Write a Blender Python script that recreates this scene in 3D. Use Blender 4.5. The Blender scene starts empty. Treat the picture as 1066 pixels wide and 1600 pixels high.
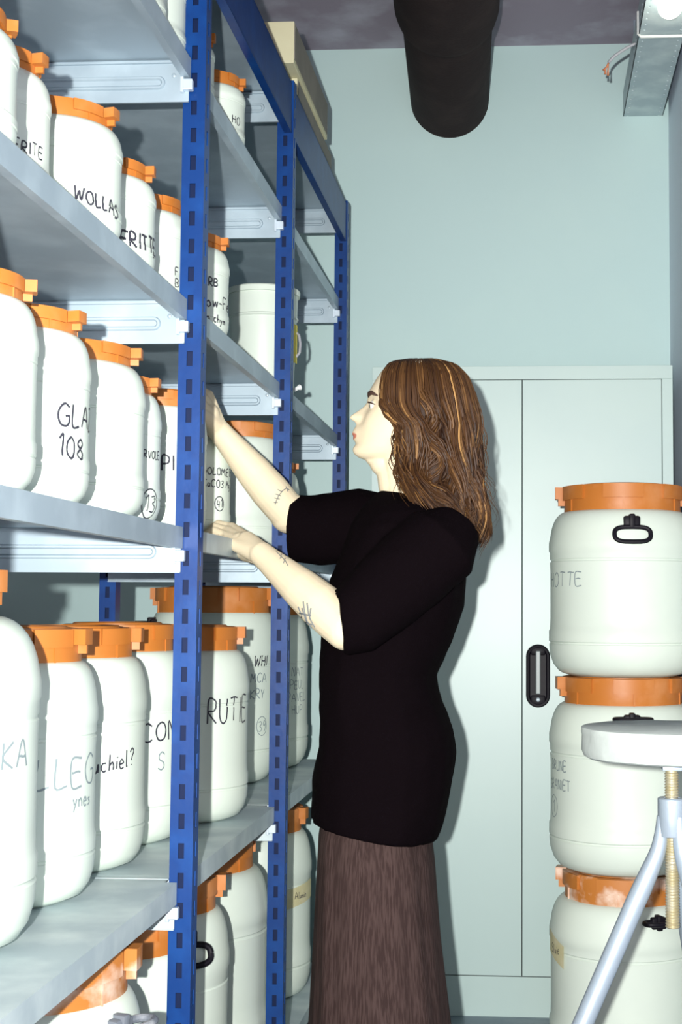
import bpy, bmesh, math, random
from mathutils import Vector, Matrix, noise
from mathutils.bvhtree import BVHTree
PI = math.pi
random.seed(7)
S = bpy.context.scene
COL = S.collection
EYE = 1.21
# ------------------------------------------------------------------ camera
F = 2222.0
PPX, PPY = 687.0, 790.0
dy = Vector((828-PPX, -(950-PPY), -F)).normalized()
dz = Vector((144, 30790, -F)).normalized()
dz = (dz - dy*dz.dot(dy)).normalized()
dx = dy.cross(dz)
RWC = Matrix((dx, dy, dz))             # rows: world axes in camera coordinates -> cam-to-world rotation
cam_d = bpy.data.cameras.new('camera')
cam = bpy.data.objects.new('camera', cam_d); COL.objects.link(cam)
cam.matrix_world = Matrix.Translation((0, 0, EYE)) @ RWC.to_4x4()
cam_d.sensor_fit = 'VERTICAL'; cam_d.sensor_height = 36; cam_d.sensor_width = 24
cam_d.lens = F/1600*36
cam_d.shift_x = -(PPX-533)/1600; cam_d.shift_y = (PPY-800)/1600
cam_d.clip_start = 0.05
S.camera = cam
def at(px, py, Y):
    d = RWC @ Vector((px-PPX, -(py-PPY), -F))
    return Vector((0, 0, EYE)) + d*(Y/d.y)
def atX(px, py, X):
    d = RWC @ Vector((px-PPX, -(py-PPY), -F))
    return Vector((0, 0, EYE)) + d*(X/d.x)
# ------------------------------------------------------------------ light, world, exposure
S.view_settings.view_transform = 'Standard'; S.view_settings.look = 'None'
S.view_settings.gamma = 1; S.view_settings.use_curve_mapping = False
S.view_settings.exposure = 0.20
w = bpy.data.worlds.new('world'); S.world = w; w.use_nodes = True
w.node_tree.nodes['Background'].inputs[0].default_value = (0.80, 0.60, 0.68, 1)
w.node_tree.nodes['Background'].inputs[1].default_value = 1.45
def lamp(name, kind, loc, energy, color, size):
    l = bpy.data.lights.new(name, kind); l.energy = energy; l.color = color
    if kind == 'POINT': l.shadow_soft_size = size
    o = bpy.data.objects.new(name, l); o.location = loc; COL.objects.link(o); return o
fl = lamp('camera_flash', 'SPOT', (-0.072, -0.25, EYE+0.045), 660, (1.0, 0.985, 0.95), 0.014)
fl.data.shadow_soft_size = .014; fl.data.spot_size = math.radians(76); fl.data.spot_blend = 1.0
fl.rotation_euler = (Vector((.05, 4.7, EYE+.12))-fl.location).to_track_quat('-Z', 'Y').to_euler()

# ------------------------------------------------------------------ materials
def mat(name, col, rough=.5, metal=0, spec=.5, bump=0, bscale=60, var=None, vscale=8, vlo=.45, vhi=.65, coat=0, emit=None, stretch=None):
    m = bpy.data.materials.new(name); m.use_nodes = True
    nt = m.node_tree; b = nt.nodes['Principled BSDF']
    b.inputs['Base Color'].default_value = (*col, 1)
    b.inputs['Roughness'].default_value = rough; b.inputs['Metallic'].default_value = metal
    b.inputs['Specular IOR Level'].default_value = spec
    if coat: b.inputs['Coat Weight'].default_value = coat
    if emit:
        b.inputs['Emission Color'].default_value = (*emit[0], 1); b.inputs['Emission Strength'].default_value = emit[1]
    tc = nt.nodes.new('ShaderNodeTexCoord'); mp = nt.nodes.new('ShaderNodeMapping')
    nt.links.new(tc.outputs['Object'], mp.inputs[0])
    if stretch: mp.inputs['Scale'].default_value = stretch
    if var:
        n = nt.nodes.new('ShaderNodeTexNoise'); n.inputs['Scale'].default_value = vscale; n.inputs['Detail'].default_value = 6
        nt.links.new(mp.outputs[0], n.inputs['Vector'])
        r = nt.nodes.new('ShaderNodeValToRGB'); r.color_ramp.elements[0].position = vlo; r.color_ramp.elements[1].position = vhi
        r.color_ramp.elements[0].color = (*col, 1); r.color_ramp.elements[1].color = (*var, 1)
        nt.links.new(n.outputs['Fac'], r.inputs[0]); nt.links.new(r.outputs[0], b.inputs['Base Color'])
    if bump:
        n2 = nt.nodes.new('ShaderNodeTexNoise'); n2.inputs['Scale'].default_value = bscale; n2.inputs['Detail'].default_value = 4
        nt.links.new(mp.outputs[0], n2.inputs['Vector'])
        bp = nt.nodes.new('ShaderNodeBump'); bp.inputs['Strength'].default_value = bump; bp.inputs['Distance'].default_value = .004
        nt.links.new(n2.outputs['Fac'], bp.inputs['Height']); nt.links.new(bp.outputs[0], b.inputs['Normal'])
    return m
M = {}
M['wall'] = mat('wall_paint', (.50, .67, .66), .5, bump=.12, bscale=25, var=(.52, .69, .67), vscale=2, spec=.3)
M['wallr'] = mat('side_wall_paint', (.74, .80, .90), .6, bump=.12, bscale=25)
M['ceil'] = mat('concrete_ceiling', (.30, .26, .32), .8, var=(.44, .42, .50), vscale=5, bump=.3, bscale=30)
M['floor'] = mat('screed_floor', (.22, .28, .33), .6, var=(.30, .36, .40), vscale=9, bump=.2)
M['cab'] = mat('cabinet_enamel', (.45, .58, .56), .38, var=(.47, .60, .57), vscale=3, spec=.5)
M['seam'] = mat('dark_gap', (.05, .06, .06), .8)
M['plastic'] = mat('white_plastic', (.64, .72, .64), .42, bump=.05, bscale=14, var=(.67, .75, .66), vscale=5, spec=.35)
M['plastic_dirty'] = mat('grubby_white_plastic', (.74, .81, .72), .5, bump=.05, bscale=14, var=(.36, .36, .26), vscale=14, vlo=.58, vhi=.8)
M['cap'] = mat('orange_plastic', (.48, .160, .026), .45, var=(.56, .23, .08), vscale=11, vlo=.52, vhi=.72, bump=.05, bscale=40, spec=.4)
M['cap_dusty'] = mat('dusty_orange_plastic', (.48, .17, .030), .5, var=(.74, .56, .44), vscale=13, vlo=.50, vhi=.66, bump=.1, bscale=40)
M['galv'] = mat('galvanised_steel', (.36, .45, .51), .42, metal=.25, var=(.44, .54, .60), vscale=10, bump=.06, bscale=20, spec=.5)
M['galv_dusty'] = mat('dusty_galvanised_steel', (.44, .53, .56), .55, metal=.15, var=(.62, .71, .71), vscale=7, bump=.1, bscale=40)
M['clip'] = mat('bright_clip', (.6, .7, .78), .35, metal=.4)
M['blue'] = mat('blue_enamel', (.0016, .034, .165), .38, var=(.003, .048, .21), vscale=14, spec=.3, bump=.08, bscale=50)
M['blueshade'] = mat('slot_shade_blue', (.0015, .010, .050), .6, spec=.2)  # darker copy of the blue enamel, shade inside the posts put into the colour
M['black'] = mat('black_plastic', (.006, .005, .009), .5, bump=.1, bscale=60, spec=.18)
M['duct'] = mat('dark_insulation', (.026, .016, .016), .8, var=(.036, .023, .022), vscale=9, bump=.25, bscale=90, spec=.12)
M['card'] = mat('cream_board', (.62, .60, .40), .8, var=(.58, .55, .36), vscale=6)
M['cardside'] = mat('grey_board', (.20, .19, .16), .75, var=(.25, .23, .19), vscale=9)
M['ink'] = mat('marker_ink', (.03, .03, .045), .6)
M['inkfade'] = mat('faded_marker_ink', (.23, .29, .30), .6)
M['skin'] = None
M['shirt'] = mat('black_jersey', (.0030, .0018, .0025), .95, bump=.3, bscale=300, spec=.02)
M['skirt'] = mat('brown_ribbed_cloth', (.030, .018, .0165), .9, spec=.1, var=(.052, .033, .030), vscale=260, vlo=.42, vhi=.6, bump=.4, bscale=260, stretch=(1, 1, .06))
M['shoe'] = mat('dark_leather', (.02, .016, .014), .5)
M['steel'] = mat('brushed_steel', (.36, .43, .50), .42, metal=.5, bump=.1, bscale=80)
M['brass'] = mat('plated_thread', (.40, .35, .21), .45, metal=.5, var=(.44, .42, .33), vscale=30)
M['plaster'] = mat('plaster_coated_wood', (.36, .40, .38), .85, var=(.45, .50, .47), vscale=9, bump=.4, bscale=40)
M['tape'] = mat('yellowed_tape', (.56, .52, .30), .6, var=(.62, .58, .38), vscale=30)
M['yellow'] = mat('yellow_label', (.62, .55, .08), .6)
M['bulb'] = mat('lit_bulb', (1, 1, .9), .5, emit=((1, .97, .82), 7))
M['white'] = mat('white_conduit', (.75, .78, .76), .5)
M['wire'] = mat('grey_cable', (.30, .31, .34), .6)
M['terminal'] = mat('copper_ends', (.45, .16, .07), .5)
M['tattoo'] = mat('tattoo_ink', (.13, .15, .16), .8)
M['brow'] = mat('brow_hair', (.05, .022, .014), .8)
M['eye'] = mat('eye_white', (.6, .6, .55), .2)
M['iris'] = mat('eye_iris', (.06, .05, .03), .2)

# ------------------------------------------------------------------ mesh helpers
def link(name, bm, m, parent=None, smooth=False, loc=None):
    me = bpy.data.meshes.new(name); bmesh.ops.recalc_face_normals(bm, faces=bm.faces[:]); bm.to_mesh(me); bm.free()
    for mm in (m if isinstance(m, (list, tuple)) else [m]): me.materials.append(mm)
    if smooth:
        for p in me.polygons: p.use_smooth = True
    o = bpy.data.objects.new(name, me); COL.objects.link(o)
    if smooth == 'auto':
        try: me.set_sharp_from_angle(angle=math.radians(35))
        except Exception: pass
    if parent: o.parent = parent
    if loc is not None: o.location = loc
    return o
def empty(name, loc, label, cat, group=None):
    o = bpy.data.objects.new(name, None); COL.objects.link(o); o.location = loc; o.empty_display_size = .1
    return tag(o, label, cat, group)
def tag(o, label, cat, group=None, kind=None):
    o['label'] = label; o['category'] = cat
    if group: o['group'] = group
    if kind: o['kind'] = kind
    return o
def box(bm, x0, x1, y0, y1, z0, z1, bev=0, mi=0):
    vs = [bm.verts.new((x, y, z)) for x in (x0, x1) for y in (y0, y1) for z in (z0, z1)]
    fs = [bm.faces.new([vs[i] for i in f]) for f in ((0,1,3,2),(4,6,7,5),(0,4,5,1),(2,3,7,6),(0,2,6,4),(1,5,7,3))]
    for f in fs: f.material_index = mi
    if bev:
        es = list({e for f in fs for e in f.edges})
        bmesh.ops.bevel(bm, geom=es, offset=bev, segments=2, affect='EDGES', profile=.5)
def lathe(bm, prof, n=64, cx=0, cy=0, closed_top=True, closed_bot=True, mi=0):
    rings = []
    for r, z in prof:
        rings.append([bm.verts.new((cx+r*math.cos(2*PI*i/n), cy+r*math.sin(2*PI*i/n), z)) for i in range(n)])
    for a, b in zip(rings, rings[1:]):
        for i in range(n):
            bm.faces.new((a[i], a[(i+1) % n], b[(i+1) % n], b[i])).material_index = mi
    if closed_bot: bm.faces.new(rings[0][::-1]).material_index = mi
    if closed_top: bm.faces.new(rings[-1]).material_index = mi
def frame(d):
    d = d.normalized(); u = d.cross(Vector((0, 0, 1)))
    if u.length < .05: u = d.cross(Vector((0, 1, 0)))
    u.normalize(); return u, u.cross(d).normalized()
def tube(bm, pts, rad, n=10, cap=True, flat=1.0, up=None, mi=0):
    pts = [Vector(p) for p in pts]
    if not isinstance(rad, (list, tuple)): rad = [rad]*len(pts)
    rings = []; pu = None
    for i, p in enumerate(pts):
        d = (pts[min(i+1, len(pts)-1)] - pts[max(i-1, 0)])
        if d.length < 1e-9: d = Vector((0, 0, 1))
        d.normalize()
        if pu is None: u, v = frame(d)
        else:
            u = pu - d*pu.dot(d)
            if u.length < 1e-6: u, _ = frame(d)
            u.normalize(); v = u.cross(d)
        pu = u
        rings.append([bm.verts.new(p + (u*math.cos(2*PI*k/n) + v*math.sin(2*PI*k/n)*flat)*rad[i]) for k in range(n)])
    for a, b in zip(rings, rings[1:]):
        for k in range(n): bm.faces.new((a[k], a[(k+1) % n], b[(k+1) % n], b[k])).material_index = mi
    if cap:
        bm.faces.new(rings[0][::-1]).material_index = mi; bm.faces.new(rings[-1]).material_index = mi
    return rings
def ball(bm, c, r, sc=(1, 1, 1), seg=20, rot=None):
    mtx = Matrix.Translation(c)
    if rot: mtx = mtx @ rot
    mtx = mtx @ Matrix.Diagonal((*sc, 1))
    bmesh.ops.create_uvsphere(bm, u_segments=seg, v_segments=seg//2+2, radius=r, matrix=mtx)
def capsule(bm, pts, rad, n=18):
    """chain of tapered capsules, closed; meant for later fusing"""
    pts = [Vector(p) for p in pts]
    for i in range(len(pts)-1):
        tube(bm, [pts[i], pts[i+1]], [rad[i], rad[i+1]], n)
    for p, r in zip(pts, rad): ball(bm, p, r, seg=n)
def loft(bm, rings):
    rs = [[bm.verts.new(p) for p in r] for r in rings]
    n = len(rs[0])
    for a, b in zip(rs, rs[1:]):
        for k in range(n): bm.faces.new((a[k], a[(k+1) % n], b[(k+1) % n], b[k]))
    bm.faces.new(rs[0][::-1]); bm.faces.new(rs[-1])
def struct(name, bm, m, **k):
    o = link(name, bm, m, **k); o['kind'] = 'structure'; return o
def catmull(pts, n=8):
    pts = [Vector(p) for p in pts]; out = []
    P = [pts[0]*2-pts[1]] + pts + [pts[-1]*2-pts[-2]]
    for i in range(1, len(P)-2):
        for k in range(n):
            t = k/n; a, b, c, d = P[i-1:i+3]
            out.append(.5*((2*b)+(c-a)*t+(2*a-5*b+4*c-d)*t*t+(3*b-a-3*c+d)*t**3))
    out.append(pts[-1]); return out

# ------------------------------------------------------------------ room
WY = 4.74; CZ = EYE+1.915; XL = -1.85; XR = 0.468
Y0 = -1.6
bm = bmesh.new(); box(bm, XL-.1, XR+.1, Y0, WY+.1, -.1, 0); struct('floor', bm, M['floor'])
bm = bmesh.new(); box(bm, XL-.1, XR+.1, Y0, WY+.1, CZ, CZ+.1); struct('ceiling', bm, M['ceil'])
bm = bmesh.new(); box(bm, XL, XR, WY, WY+.1, 0, CZ); struct('wall_back', bm, M['wall'])
bm = bmesh.new(); box(bm, XL-.1, XL, Y0, WY+.1, 0, CZ); struct('wall_left', bm, M['wall'])
bm = bmesh.new(); box(bm, XR, XR+.1, Y0, WY+.1, 0, CZ); struct('wall_right', bm, M['wallr'])

# ------------------------------------------------------------------ stroke lettering
G = {
'A': [[(0,0),(.45,1),(.9,0)],[(.2,.38),(.72,.38)]], 'B': [[(0,0),(0,1),(.5,.95),(.6,.75),(.4,.55),(0,.5)],[(.4,.55),(.68,.35),(.6,.08),(0,0)]],
'C': [[(.8,.85),(.5,1),(.15,.8),(0,.45),(.15,.1),(.5,0),(.8,.12)]], 'D': [[(0,0),(0,1),(.4,.95),(.75,.6),(.7,.25),(.4,.02),(0,0)]],
'E': [[(.65,1),(0,.97),(0,0),(.65,0)],[(0,.52),(.55,.52)]], 'F': [[(.65,1),(0,.97),(0,0)],[(0,.52),(.5,.52)]],
'G': [[(.8,.85),(.45,1),(.1,.75),(0,.4),(.2,.05),(.6,0),(.8,.2),(.8,.45),(.5,.45)]], 'H': [[(0,0),(0,1)],[(.65,0),(.65,1)],[(0,.5),(.65,.52)]],
'I': [[(.1,0),(.12,1)]], 'K': [[(0,0),(0,1)],[(.65,1),(0,.45),(.7,0)]], 'L': [[(.02,1),(0,0),(.6,.03)]],
'M': [[(0,0),(.08,1),(.42,.4),(.75,1),(.85,0)]], 'N': [[(0,0),(.03,1),(.65,0),(.68,1)]],
'O': [[(.4,1),(.1,.8),(0,.45),(.15,.08),(.42,0),(.7,.15),(.8,.55),(.65,.9),(.4,1)]],
'P': [[(0,0),(.03,1),(.5,.97),(.65,.75),(.5,.5),(.02,.45)]], 'R': [[(0,0),(.03,1),(.5,.97),(.62,.75),(.45,.52),(.03,.48),(.68,0)]],
'S': [[(.6,.85),(.35,1),(.08,.85),(.1,.6),(.5,.42),(.6,.18),(.35,0),(0,.1)]], 'T': [[(0,1),(.75,1)],[(.38,1),(.36,0)]],
'U': [[(0,1),(.02,.25),(.25,0),(.55,.1),(.65,.4),(.66,1)]], 'V': [[(0,1),(.35,0),(.7,1)]],
'W': [[(0,1),(.22,0),(.48,.7),(.72,0),(1,1)]], 'Y': [[(0,1),(.35,.5),(.7,1)],[(.35,.5),(.3,0)]], 'Z': [[(0,1),(.65,1),(0,0),(.7,0)]],
'0': [[(.35,1),(.08,.75),(.05,.3),(.3,0),(.6,.2),(.62,.7),(.35,1)]], '1': [[(.05,.8),(.3,1),(.3,0)]],
'2': [[(.05,.8),(.3,1),(.6,.8),(.5,.5),(0,0),(.65,0)]], '3': [[(.05,.95),(.5,1),(.55,.7),(.25,.55),(.6,.35),(.45,.02),(0,.05)]],
'4': [[(.1,1),(.05,.45),(.6,.45)],[(.5,.9),(.45,0)]], '5': [[(.6,1),(.1,1),(.08,.55),(.5,.55),(.6,.2),(.3,0),(0,.08)]],
'8': [[(.35,.52),(.08,.75),(.35,1),(.6,.78),(.35,.52),(.05,.25),(.35,0),(.62,.25),(.35,.52)]], '9': [[(.55,.75),(.3,.5),(.08,.7),(.3,1),(.55,.8),(.5,.3),(.3,0)]],
'?': [[(0,.8),(.25,1),(.5,.8),(.3,.5),(.25,.3)],[(.25,.08),(.26,.02)]], '-': [[(0,.4),(.4,.42)]], '.': [[(0,0),(.04,.05)]],
'l': [[(.05,1),(.05,0),(.15,0)]], 'o': [[(.25,.55),(0,.3),(.2,0),(.5,.2),(.25,.55)]], 'w': [[(0,.5),(.15,0),(.32,.45),(.5,0),(.65,.52)]],
'e': [[(0,.28),(.45,.32),(.25,.55),(0,.3),(.15,0),(.45,.05)]], 'h': [[(0,1),(0,0)],[(0,.3),(.25,.5),(.4,.3),(.4,0)]], 'i': [[(.05,.5),(.05,0)],[(.05,.72),(.07,.76)]],
'n': [[(0,.5),(0,0)],[(0,.3),(.25,.52),(.4,.3),(.4,0)]], 'g': [[(.4,.5),(.1,.5),(0,.25),(.2,.05),(.4,.3)],[(.4,.5),(.4,-.3),(.1,-.35)]],
'c': [[(.4,.5),(.1,.5),(0,.2),(.2,0),(.42,.05)]], 'y': [[(0,.5),(.2,.1)],[(.45,.5),(.1,-.4)]], 'm': [[(0,.5),(0,0)],[(0,.3),(.2,.5),(.3,.3),(.3,0)],[(.3,.3),(.5,.5),(.6,.3),(.6,0)]],
'd': [[(.4,.45),(.1,.5),(0,.2),(.2,0),(.4,.2)],[(.42,1),(.42,0)]], 'u': [[(0,.5),(.05,.05),(.3,.05),(.42,.5)],[(.42,.5),(.42,0)]], 's': [[(.35,.5),(.05,.45),(.3,.2),(0,0)]],
'r': [[(0,.5),(0,0)],[(0,.3),(.3,.5)]], 'f': [[(.4,1),(.2,.95),(.18,0)],[(0,.5),(.4,.52)]], 'a': [[(.4,.5),(.1,.5),(0,.2),(.2,0),(.4,.3)],[(.4,.5),(.42,0)]], 'z': [[(0,.5),(.35,.5),(0,0),(.4,0)]],
't': [[(.15,.9),(.15,.05),(.35,0)],[(0,.55),(.35,.55)]],
}
def text_strokes(txt, rnd):
    out = []; x = 0
    for ch in txt:
        if ch == ' ': x += .5; continue
        g = G[ch]; wd = max(p[0] for s in g for p in s)
        jy = rnd.uniform(-.05, .05); sc = rnd.uniform(.92, 1.08); sl = rnd.uniform(-.04, .08)
        for s in g: out.append([(x+px*.82+py*sl, py*sc+jy) for px, py in s])
        x += wd*.82+.24
    return out, x-.24
def write(parent, cx, cy, rfun, lines, px, py, hgt, m, width=.0022, circle=None, gap=1.45, adv=1.0, anchor='c', rad=None, slope=0):
    """handwriting laid on an upright round wall: (px, py) is where the first line's centre sits in the photograph"""
    rnd = random.Random(hash_(lines[0])+int(px))
    r = rad
    # ray against the circle
    d = RWC @ Vector((px-PPX, -(py-PPY), -F)); o2 = Vector((0, 0)); d2 = Vector((d.x, d.y)); c = Vector((cx, cy))
    a = d2.dot(d2); b = -2*d2.dot(c); cc = c.dot(c)-r*r; disc = b*b-4*a*cc
    t = (-b-math.sqrt(max(disc, 0)))/(2*a)
    hit = d2*t; z0 = EYE + d.z*t; ang0 = math.atan2(hit.y-cy, hit.x-cx)
    bmm = bmesh.new()
    def put(strokes, wtot, zc, hh):
        for s in strokes:
            if len(s) > 2: pts = [(p.x, p.y) for p in catmull([(q[0], q[1], 0) for q in s], 5)]
            else:
                (x0, y0), (x1, y1) = s; pts = [(x0+(x1-x0)*k/6, y0+(y1-y0)*k/6+.02*math.sin(k+x0*7)) for k in range(7)]
            P = []
            for (u, v) in pts:
                if anchor == 'c': uu = (u-wtot/2)*hh*adv
                elif anchor == 'r': uu = (u-wtot)*hh*adv
                else: uu = u*hh*adv
                an = ang0 + uu/r
                P.append((an, zc+v*hh+slope*(u if anchor == 'l' else u-wtot/2)*hh*adv))
            prev = None
            for k in range(len(P)):
                ka, kb = max(k-1, 0), min(k+1, len(P)-1)
                tx, tz = (P[kb][0]-P[ka][0])*r, P[kb][1]-P[ka][1]
                L = math.hypot(tx, tz) or 1; nx, nz = -tz/L, tx/L
                ww = width*rnd.uniform(.85, 1.1)/2
                row = []
                for sg in (-1, 1):
                    an = P[k][0]+sg*nx*ww/r; z = P[k][1]+sg*nz*ww; rr = rfun(z)+.0006
                    row.append(bmm.verts.new((cx+rr*math.cos(an)-parent.location.x, cy+rr*math.sin(an)-parent.location.y, z-parent.location.z)))
                if prev: bmm.faces.new((prev[0], prev[1], row[1], row[0]))
                prev = row
    z = z0-hgt/2
    for ln in lines:
        st, wd = text_strokes(ln, rnd); put(st, wd, z, hgt); z -= hgt*gap
    if circle:
        st, wd = text_strokes(circle, rnd); put(st, wd, z, hgt)
        R = .95
        put([[(wd/2+R*.85*math.cos(k*PI/8), .5+R*math.sin(k*PI/8)) for k in range(17)]], wd, z, hgt)
    o = link('marker_writing', bmm, m, parent); o['label'] = 'handwriting in marker pen'
def hash_(s): return sum(ord(c)*(i+3) for i, c in enumerate(s))

# ------------------------------------------------------------------ drums
def drum_profile(r, H, capr, caph, bands=True):
    z1 = H-caph
    rb = r*.76
    P = [(rb*.92, 0), (rb, .004), (r*.86, H*.022), (r*.94, H*.06), (r*.985, H*.11), (r*.995, H*.15),
         (r*.995, H*.165), (r*.982, H*.170), (r*.982, H*.176), (r*1.0, H*.182), (r*1.0, H*.235), (r*.985, H*.245)]
    if bands:
        P += [(r*.98, H*.30), (r*.98, H*.555), (r*.985, H*.595), (r*.972, H*.600), (r*.972, H*.606), (r*.985, H*.612), (r*.985, H*.645), (r*1.0, H*.655), (r*1.0, H*.70)]
    else: P += [(r*.985, H*.5), (r*1.0, H*.66), (r*1.0, H*.70)]
    for k in range(1, 9):
        a = k/8*PI/2
        rr = capr*.95 + (r*.985-capr*.95)*math.cos(a)**.9 if k < 8 else capr*.95
        zz = H*.70 + (z1+.006-H*.70)*math.sin(a)**1.0
        P.append((rr, zz))
    P += [(capr*.94, z1+.008), (capr*.94, H-.012)]
    return P
def drum(loc, r, H, capratio=.80, caph=None, dusty=False, dirty=False, capang=0., handles=None, label='', bands=True, cat='drum', group=None, tilt=0):
    caph = caph or max(.034, H*.135)
    capr = r*capratio
    root = empty('storage_drum', loc, label, cat, group)
    P = drum_profile(r, H, capr, caph, bands)
    bm = bmesh.new(); lathe(bm, P, 72); link('body', bm, M['plastic_dirty'] if dirty else M['plastic'], root, 'auto')
    # screw ring with raised blocks and two lugs
    bm = bmesh.new(); z1 = H-caph
    lathe(bm, [(capr*.955, z1), (capr*.99, z1), (capr*.995, z1+.002), (capr*.985, H-.008), (capr*.97, H-.001), (capr*.93, H), (capr*.86, H-.001), (capr*.84, H-.006), (capr*.3, H-.006)], 64, closed_bot=False)
    def arcblock(a0, a1, r0, r1, za, zb, n=7):
        rows = []
        for k in range(n+1):
            a = a0+(a1-a0)*k/n
            rows.append([bm.verts.new((rr*math.cos(a), rr*math.sin(a), zz)) for rr, zz in ((r0, za), (r1, za), (r1, zb), (r0, zb))])
        for A, B in zip(rows, rows[1:]):
            for q in range(4): bm.faces.new((A[q], A[(q+1) % 4], B[(q+1) % 4], B[q]))
        bm.faces.new(rows[0][::-1]); bm.faces.new(rows[-1])
    nb = 6
    for k in range(nb):
        a = capang+PI/nb+k*2*PI/nb
        arcblock(a-.33, a+.33, capr*.9, capr*1.035, z1+caph*.48, H-.0015)
        arcblock(a-.012, a+.012, capr*.9, capr*1.012, z1+.001, z1+caph*.48, 2)
    for k in (0, 1):
        a = capang+k*PI
        arcblock(a-.12, a+.12, capr*.9, capr+.010+r*.07, z1+caph*.55, H-.001, 4)
        arcblock(a+.05, a+.12, capr*.9, capr+.006+r*.05, z1+caph*.30, z1+caph*.56, 2)
    link('screw_ring', bm, M['cap_dusty'] if dusty else M['cap'], root, 'auto')
    bm = bmesh.new()
    lathe(bm, [(capr*.80, H-.006), (capr*.80, H+.001), (capr*.77, H+.0035), (capr*.5, H+.004), (capr*.48, H+.001), (capr*.1, H+.001)], 56, closed_bot=False)
    link('lid_disc', bm, M['cap_dusty'] if dusty else M['cap'], root, 'auto')
    for (ha, mode, hm) in (handles or []):
        handle(root, r, H, z1, capr, ha, mode, hm)
    def rfun(zw):
        z = zw-loc[2]; z = max(0, min(H, z))
        for (ra, za), (rb_, zb) in zip(P, P[1:]):
            if za <= z <= zb and zb > za: return ra+(rb_-ra)*(z-za)/(zb-za)
        return r
    return root, rfun
def handle(root, r, H, z1, capr, ang, mode, hm):
    """black carrying handle on the shoulder: moulded bracket and loop"""
    zb = z1-.03; rb_ = capr*.95+(r-capr)*.62
    rot = Matrix.Rotation(ang, 4, 'Z')
    bm = bmesh.new()
    box(bm, rb_-.022, rb_+.020, -.022, .022, zb-.016, zb+.015, .006)
    box(bm, rb_-.02, rb_+.024, -.008, .008, zb-.019, zb+.020, .004)
    for sg in (-1, 1): ball(bm, Vector((rb_+.011, sg*.012, zb)), .007, seg=12)
    bm.transform(rot); h = link('handle_bracket', bm, hm, root, 'auto')
    bm = bmesh.new(); pts = []
    for k in range(29):
        a = 2*PI*k/28; cx_, cz_ = math.cos(a), math.sin(a)
        y = .047*math.copysign(abs(cx_)**.55, cx_); q = .0195*math.copysign(abs(cz_)**.75, cz_)
        if mode == 'down': pts.append((r*1.0+.006 - (q+.0195)*.35 if False else rb_+.018+(.0195-q)*.32, y, zb-.034+q))
        else: pts.append((rb_+.030+q, y, zb-.0+.004))
    tube(bm, pts, .0062, 10)
    if mode == 'down': 
        box(bm, rb_+.022, rb_+.034, -.028, .028, zb-.057, zb-.049, .003)
    bm.transform(rot); link('handle_loop', bm, hm, h, 'auto')
LV = {1: .969, 2: .537, 3: .137, 4: -.469, 5: -1.085}
def rowdrum(level, xr, ytop, r, inset, **k):
    txt = k.pop('txt', None); ink = k.pop('ink', 'ink'); Hf = k.pop('H', None)
    z = EYE+LV[level]
    Xe = -(.6+inset)
    p = atX(xr, (ytop+100 if level < 4 else 1150 if level == 4 else 1500), Xe)
    Y = p.y; Xc = Xe-r
    if Hf: H = Hf
    else:
        q = at(xr-20, ytop, Y-.03); H = q.z-z
    root, rf = drum((Xc, Y, z), r, H, **k)
    for t in (txt or []):
        lines, px, py, hg = t[:4]; kw = t[4] if len(t) > 4 else {}
        write(root, Xc, Y, rf, lines, px, py, hg, M[kw.pop('ink', ink)], rad=r, **kw)
    return root
def drum_at(level, Xc, Y, r, H, **k):
    txt = k.pop('txt', None); ink = k.pop('ink', 'ink')
    root, rf = drum((Xc, Y, EYE+LV[level]), r, H, **k)
    for t in (txt or []):
        lines, px, py, hg = t[:4]; kw = t[4] if len(t) > 4 else {}
        write(root, Xc, Y, rf, lines, px, py, hg, M[kw.pop('ink', ink)], rad=r, **kw)
    return root

# ------------------------------------------------------------------ the blue rack
RX0, RX1 = -.575, -1.032        # outer faces front and rear
FR = [1.34, 2.434, 3.362, 4.39] # y of the camera-facing face of each frame
UP = .040
rack = empty('shelving_rack', (-.8, 2.9, 0), 'long blue steel shelving rack with galvanised shelves full of white drums', 'shelving rack')
def rl(bm): bm.transform(Matrix.Translation((.8, -2.9, 0)))
UTOP = EYE+1.28
def upright(xout, xin, y):
    x0, x1 = min(xout, xin), max(xout, xin); bm = bmesh.new()
    y1 = y+UP; th = .002
    def slotted(fix, a0, a1, axis, inner):
        # wall of sheet with punched slots; fix = plane coordinate, thickness towards inner
        am = (a0+a1)/2; sw = .0052
        def bx(u0, u1, z0, z1):
            if axis == 'x': box(bm, u0, u1, min(fix, inner), max(fix, inner), z0, z1)
            else: box(bm, min(fix, inner), max(fix, inner), u0, u1, z0, z1)
        bx(a0, am-sw, 0, UTOP); bx(am+sw, a1, 0, UTOP)
        z = 0; zs = .03
        while zs+.026 < UTOP:
            bx(am-sw, am+sw, z, zs); z = zs+.026; zs += .05
        bx(am-sw, am+sw, z, UTOP)
    slotted(y, x0+.002, x1-.002, 'x', y+th)
    if xout > xin: slotted(x1, y, y1, 'y', x1-th); box(bm, x0, x0+th, y, y1, 0, UTOP)
    else: slotted(x0, y, y1, 'y', x0+th); box(bm, x1-th, x1, y, y1, 0, UTOP)
    box(bm, x0+.002, x1-.002, y1-th, y1, 0, UTOP)
    # inner web behind the slots; its darker blue stands for shade inside
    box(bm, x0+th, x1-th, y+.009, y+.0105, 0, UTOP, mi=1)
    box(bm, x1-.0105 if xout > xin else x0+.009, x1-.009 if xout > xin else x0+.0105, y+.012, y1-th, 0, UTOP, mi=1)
    box(bm, x0, x1, y, y1, UTOP, UTOP+.003)
    rl(bm); link('upright', bm, [M['blue'], M['blueshade']], rack)
for y in FR:
    upright(RX0, RX0-UP, y); upright(RX1, RX1+UP, y)
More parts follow.
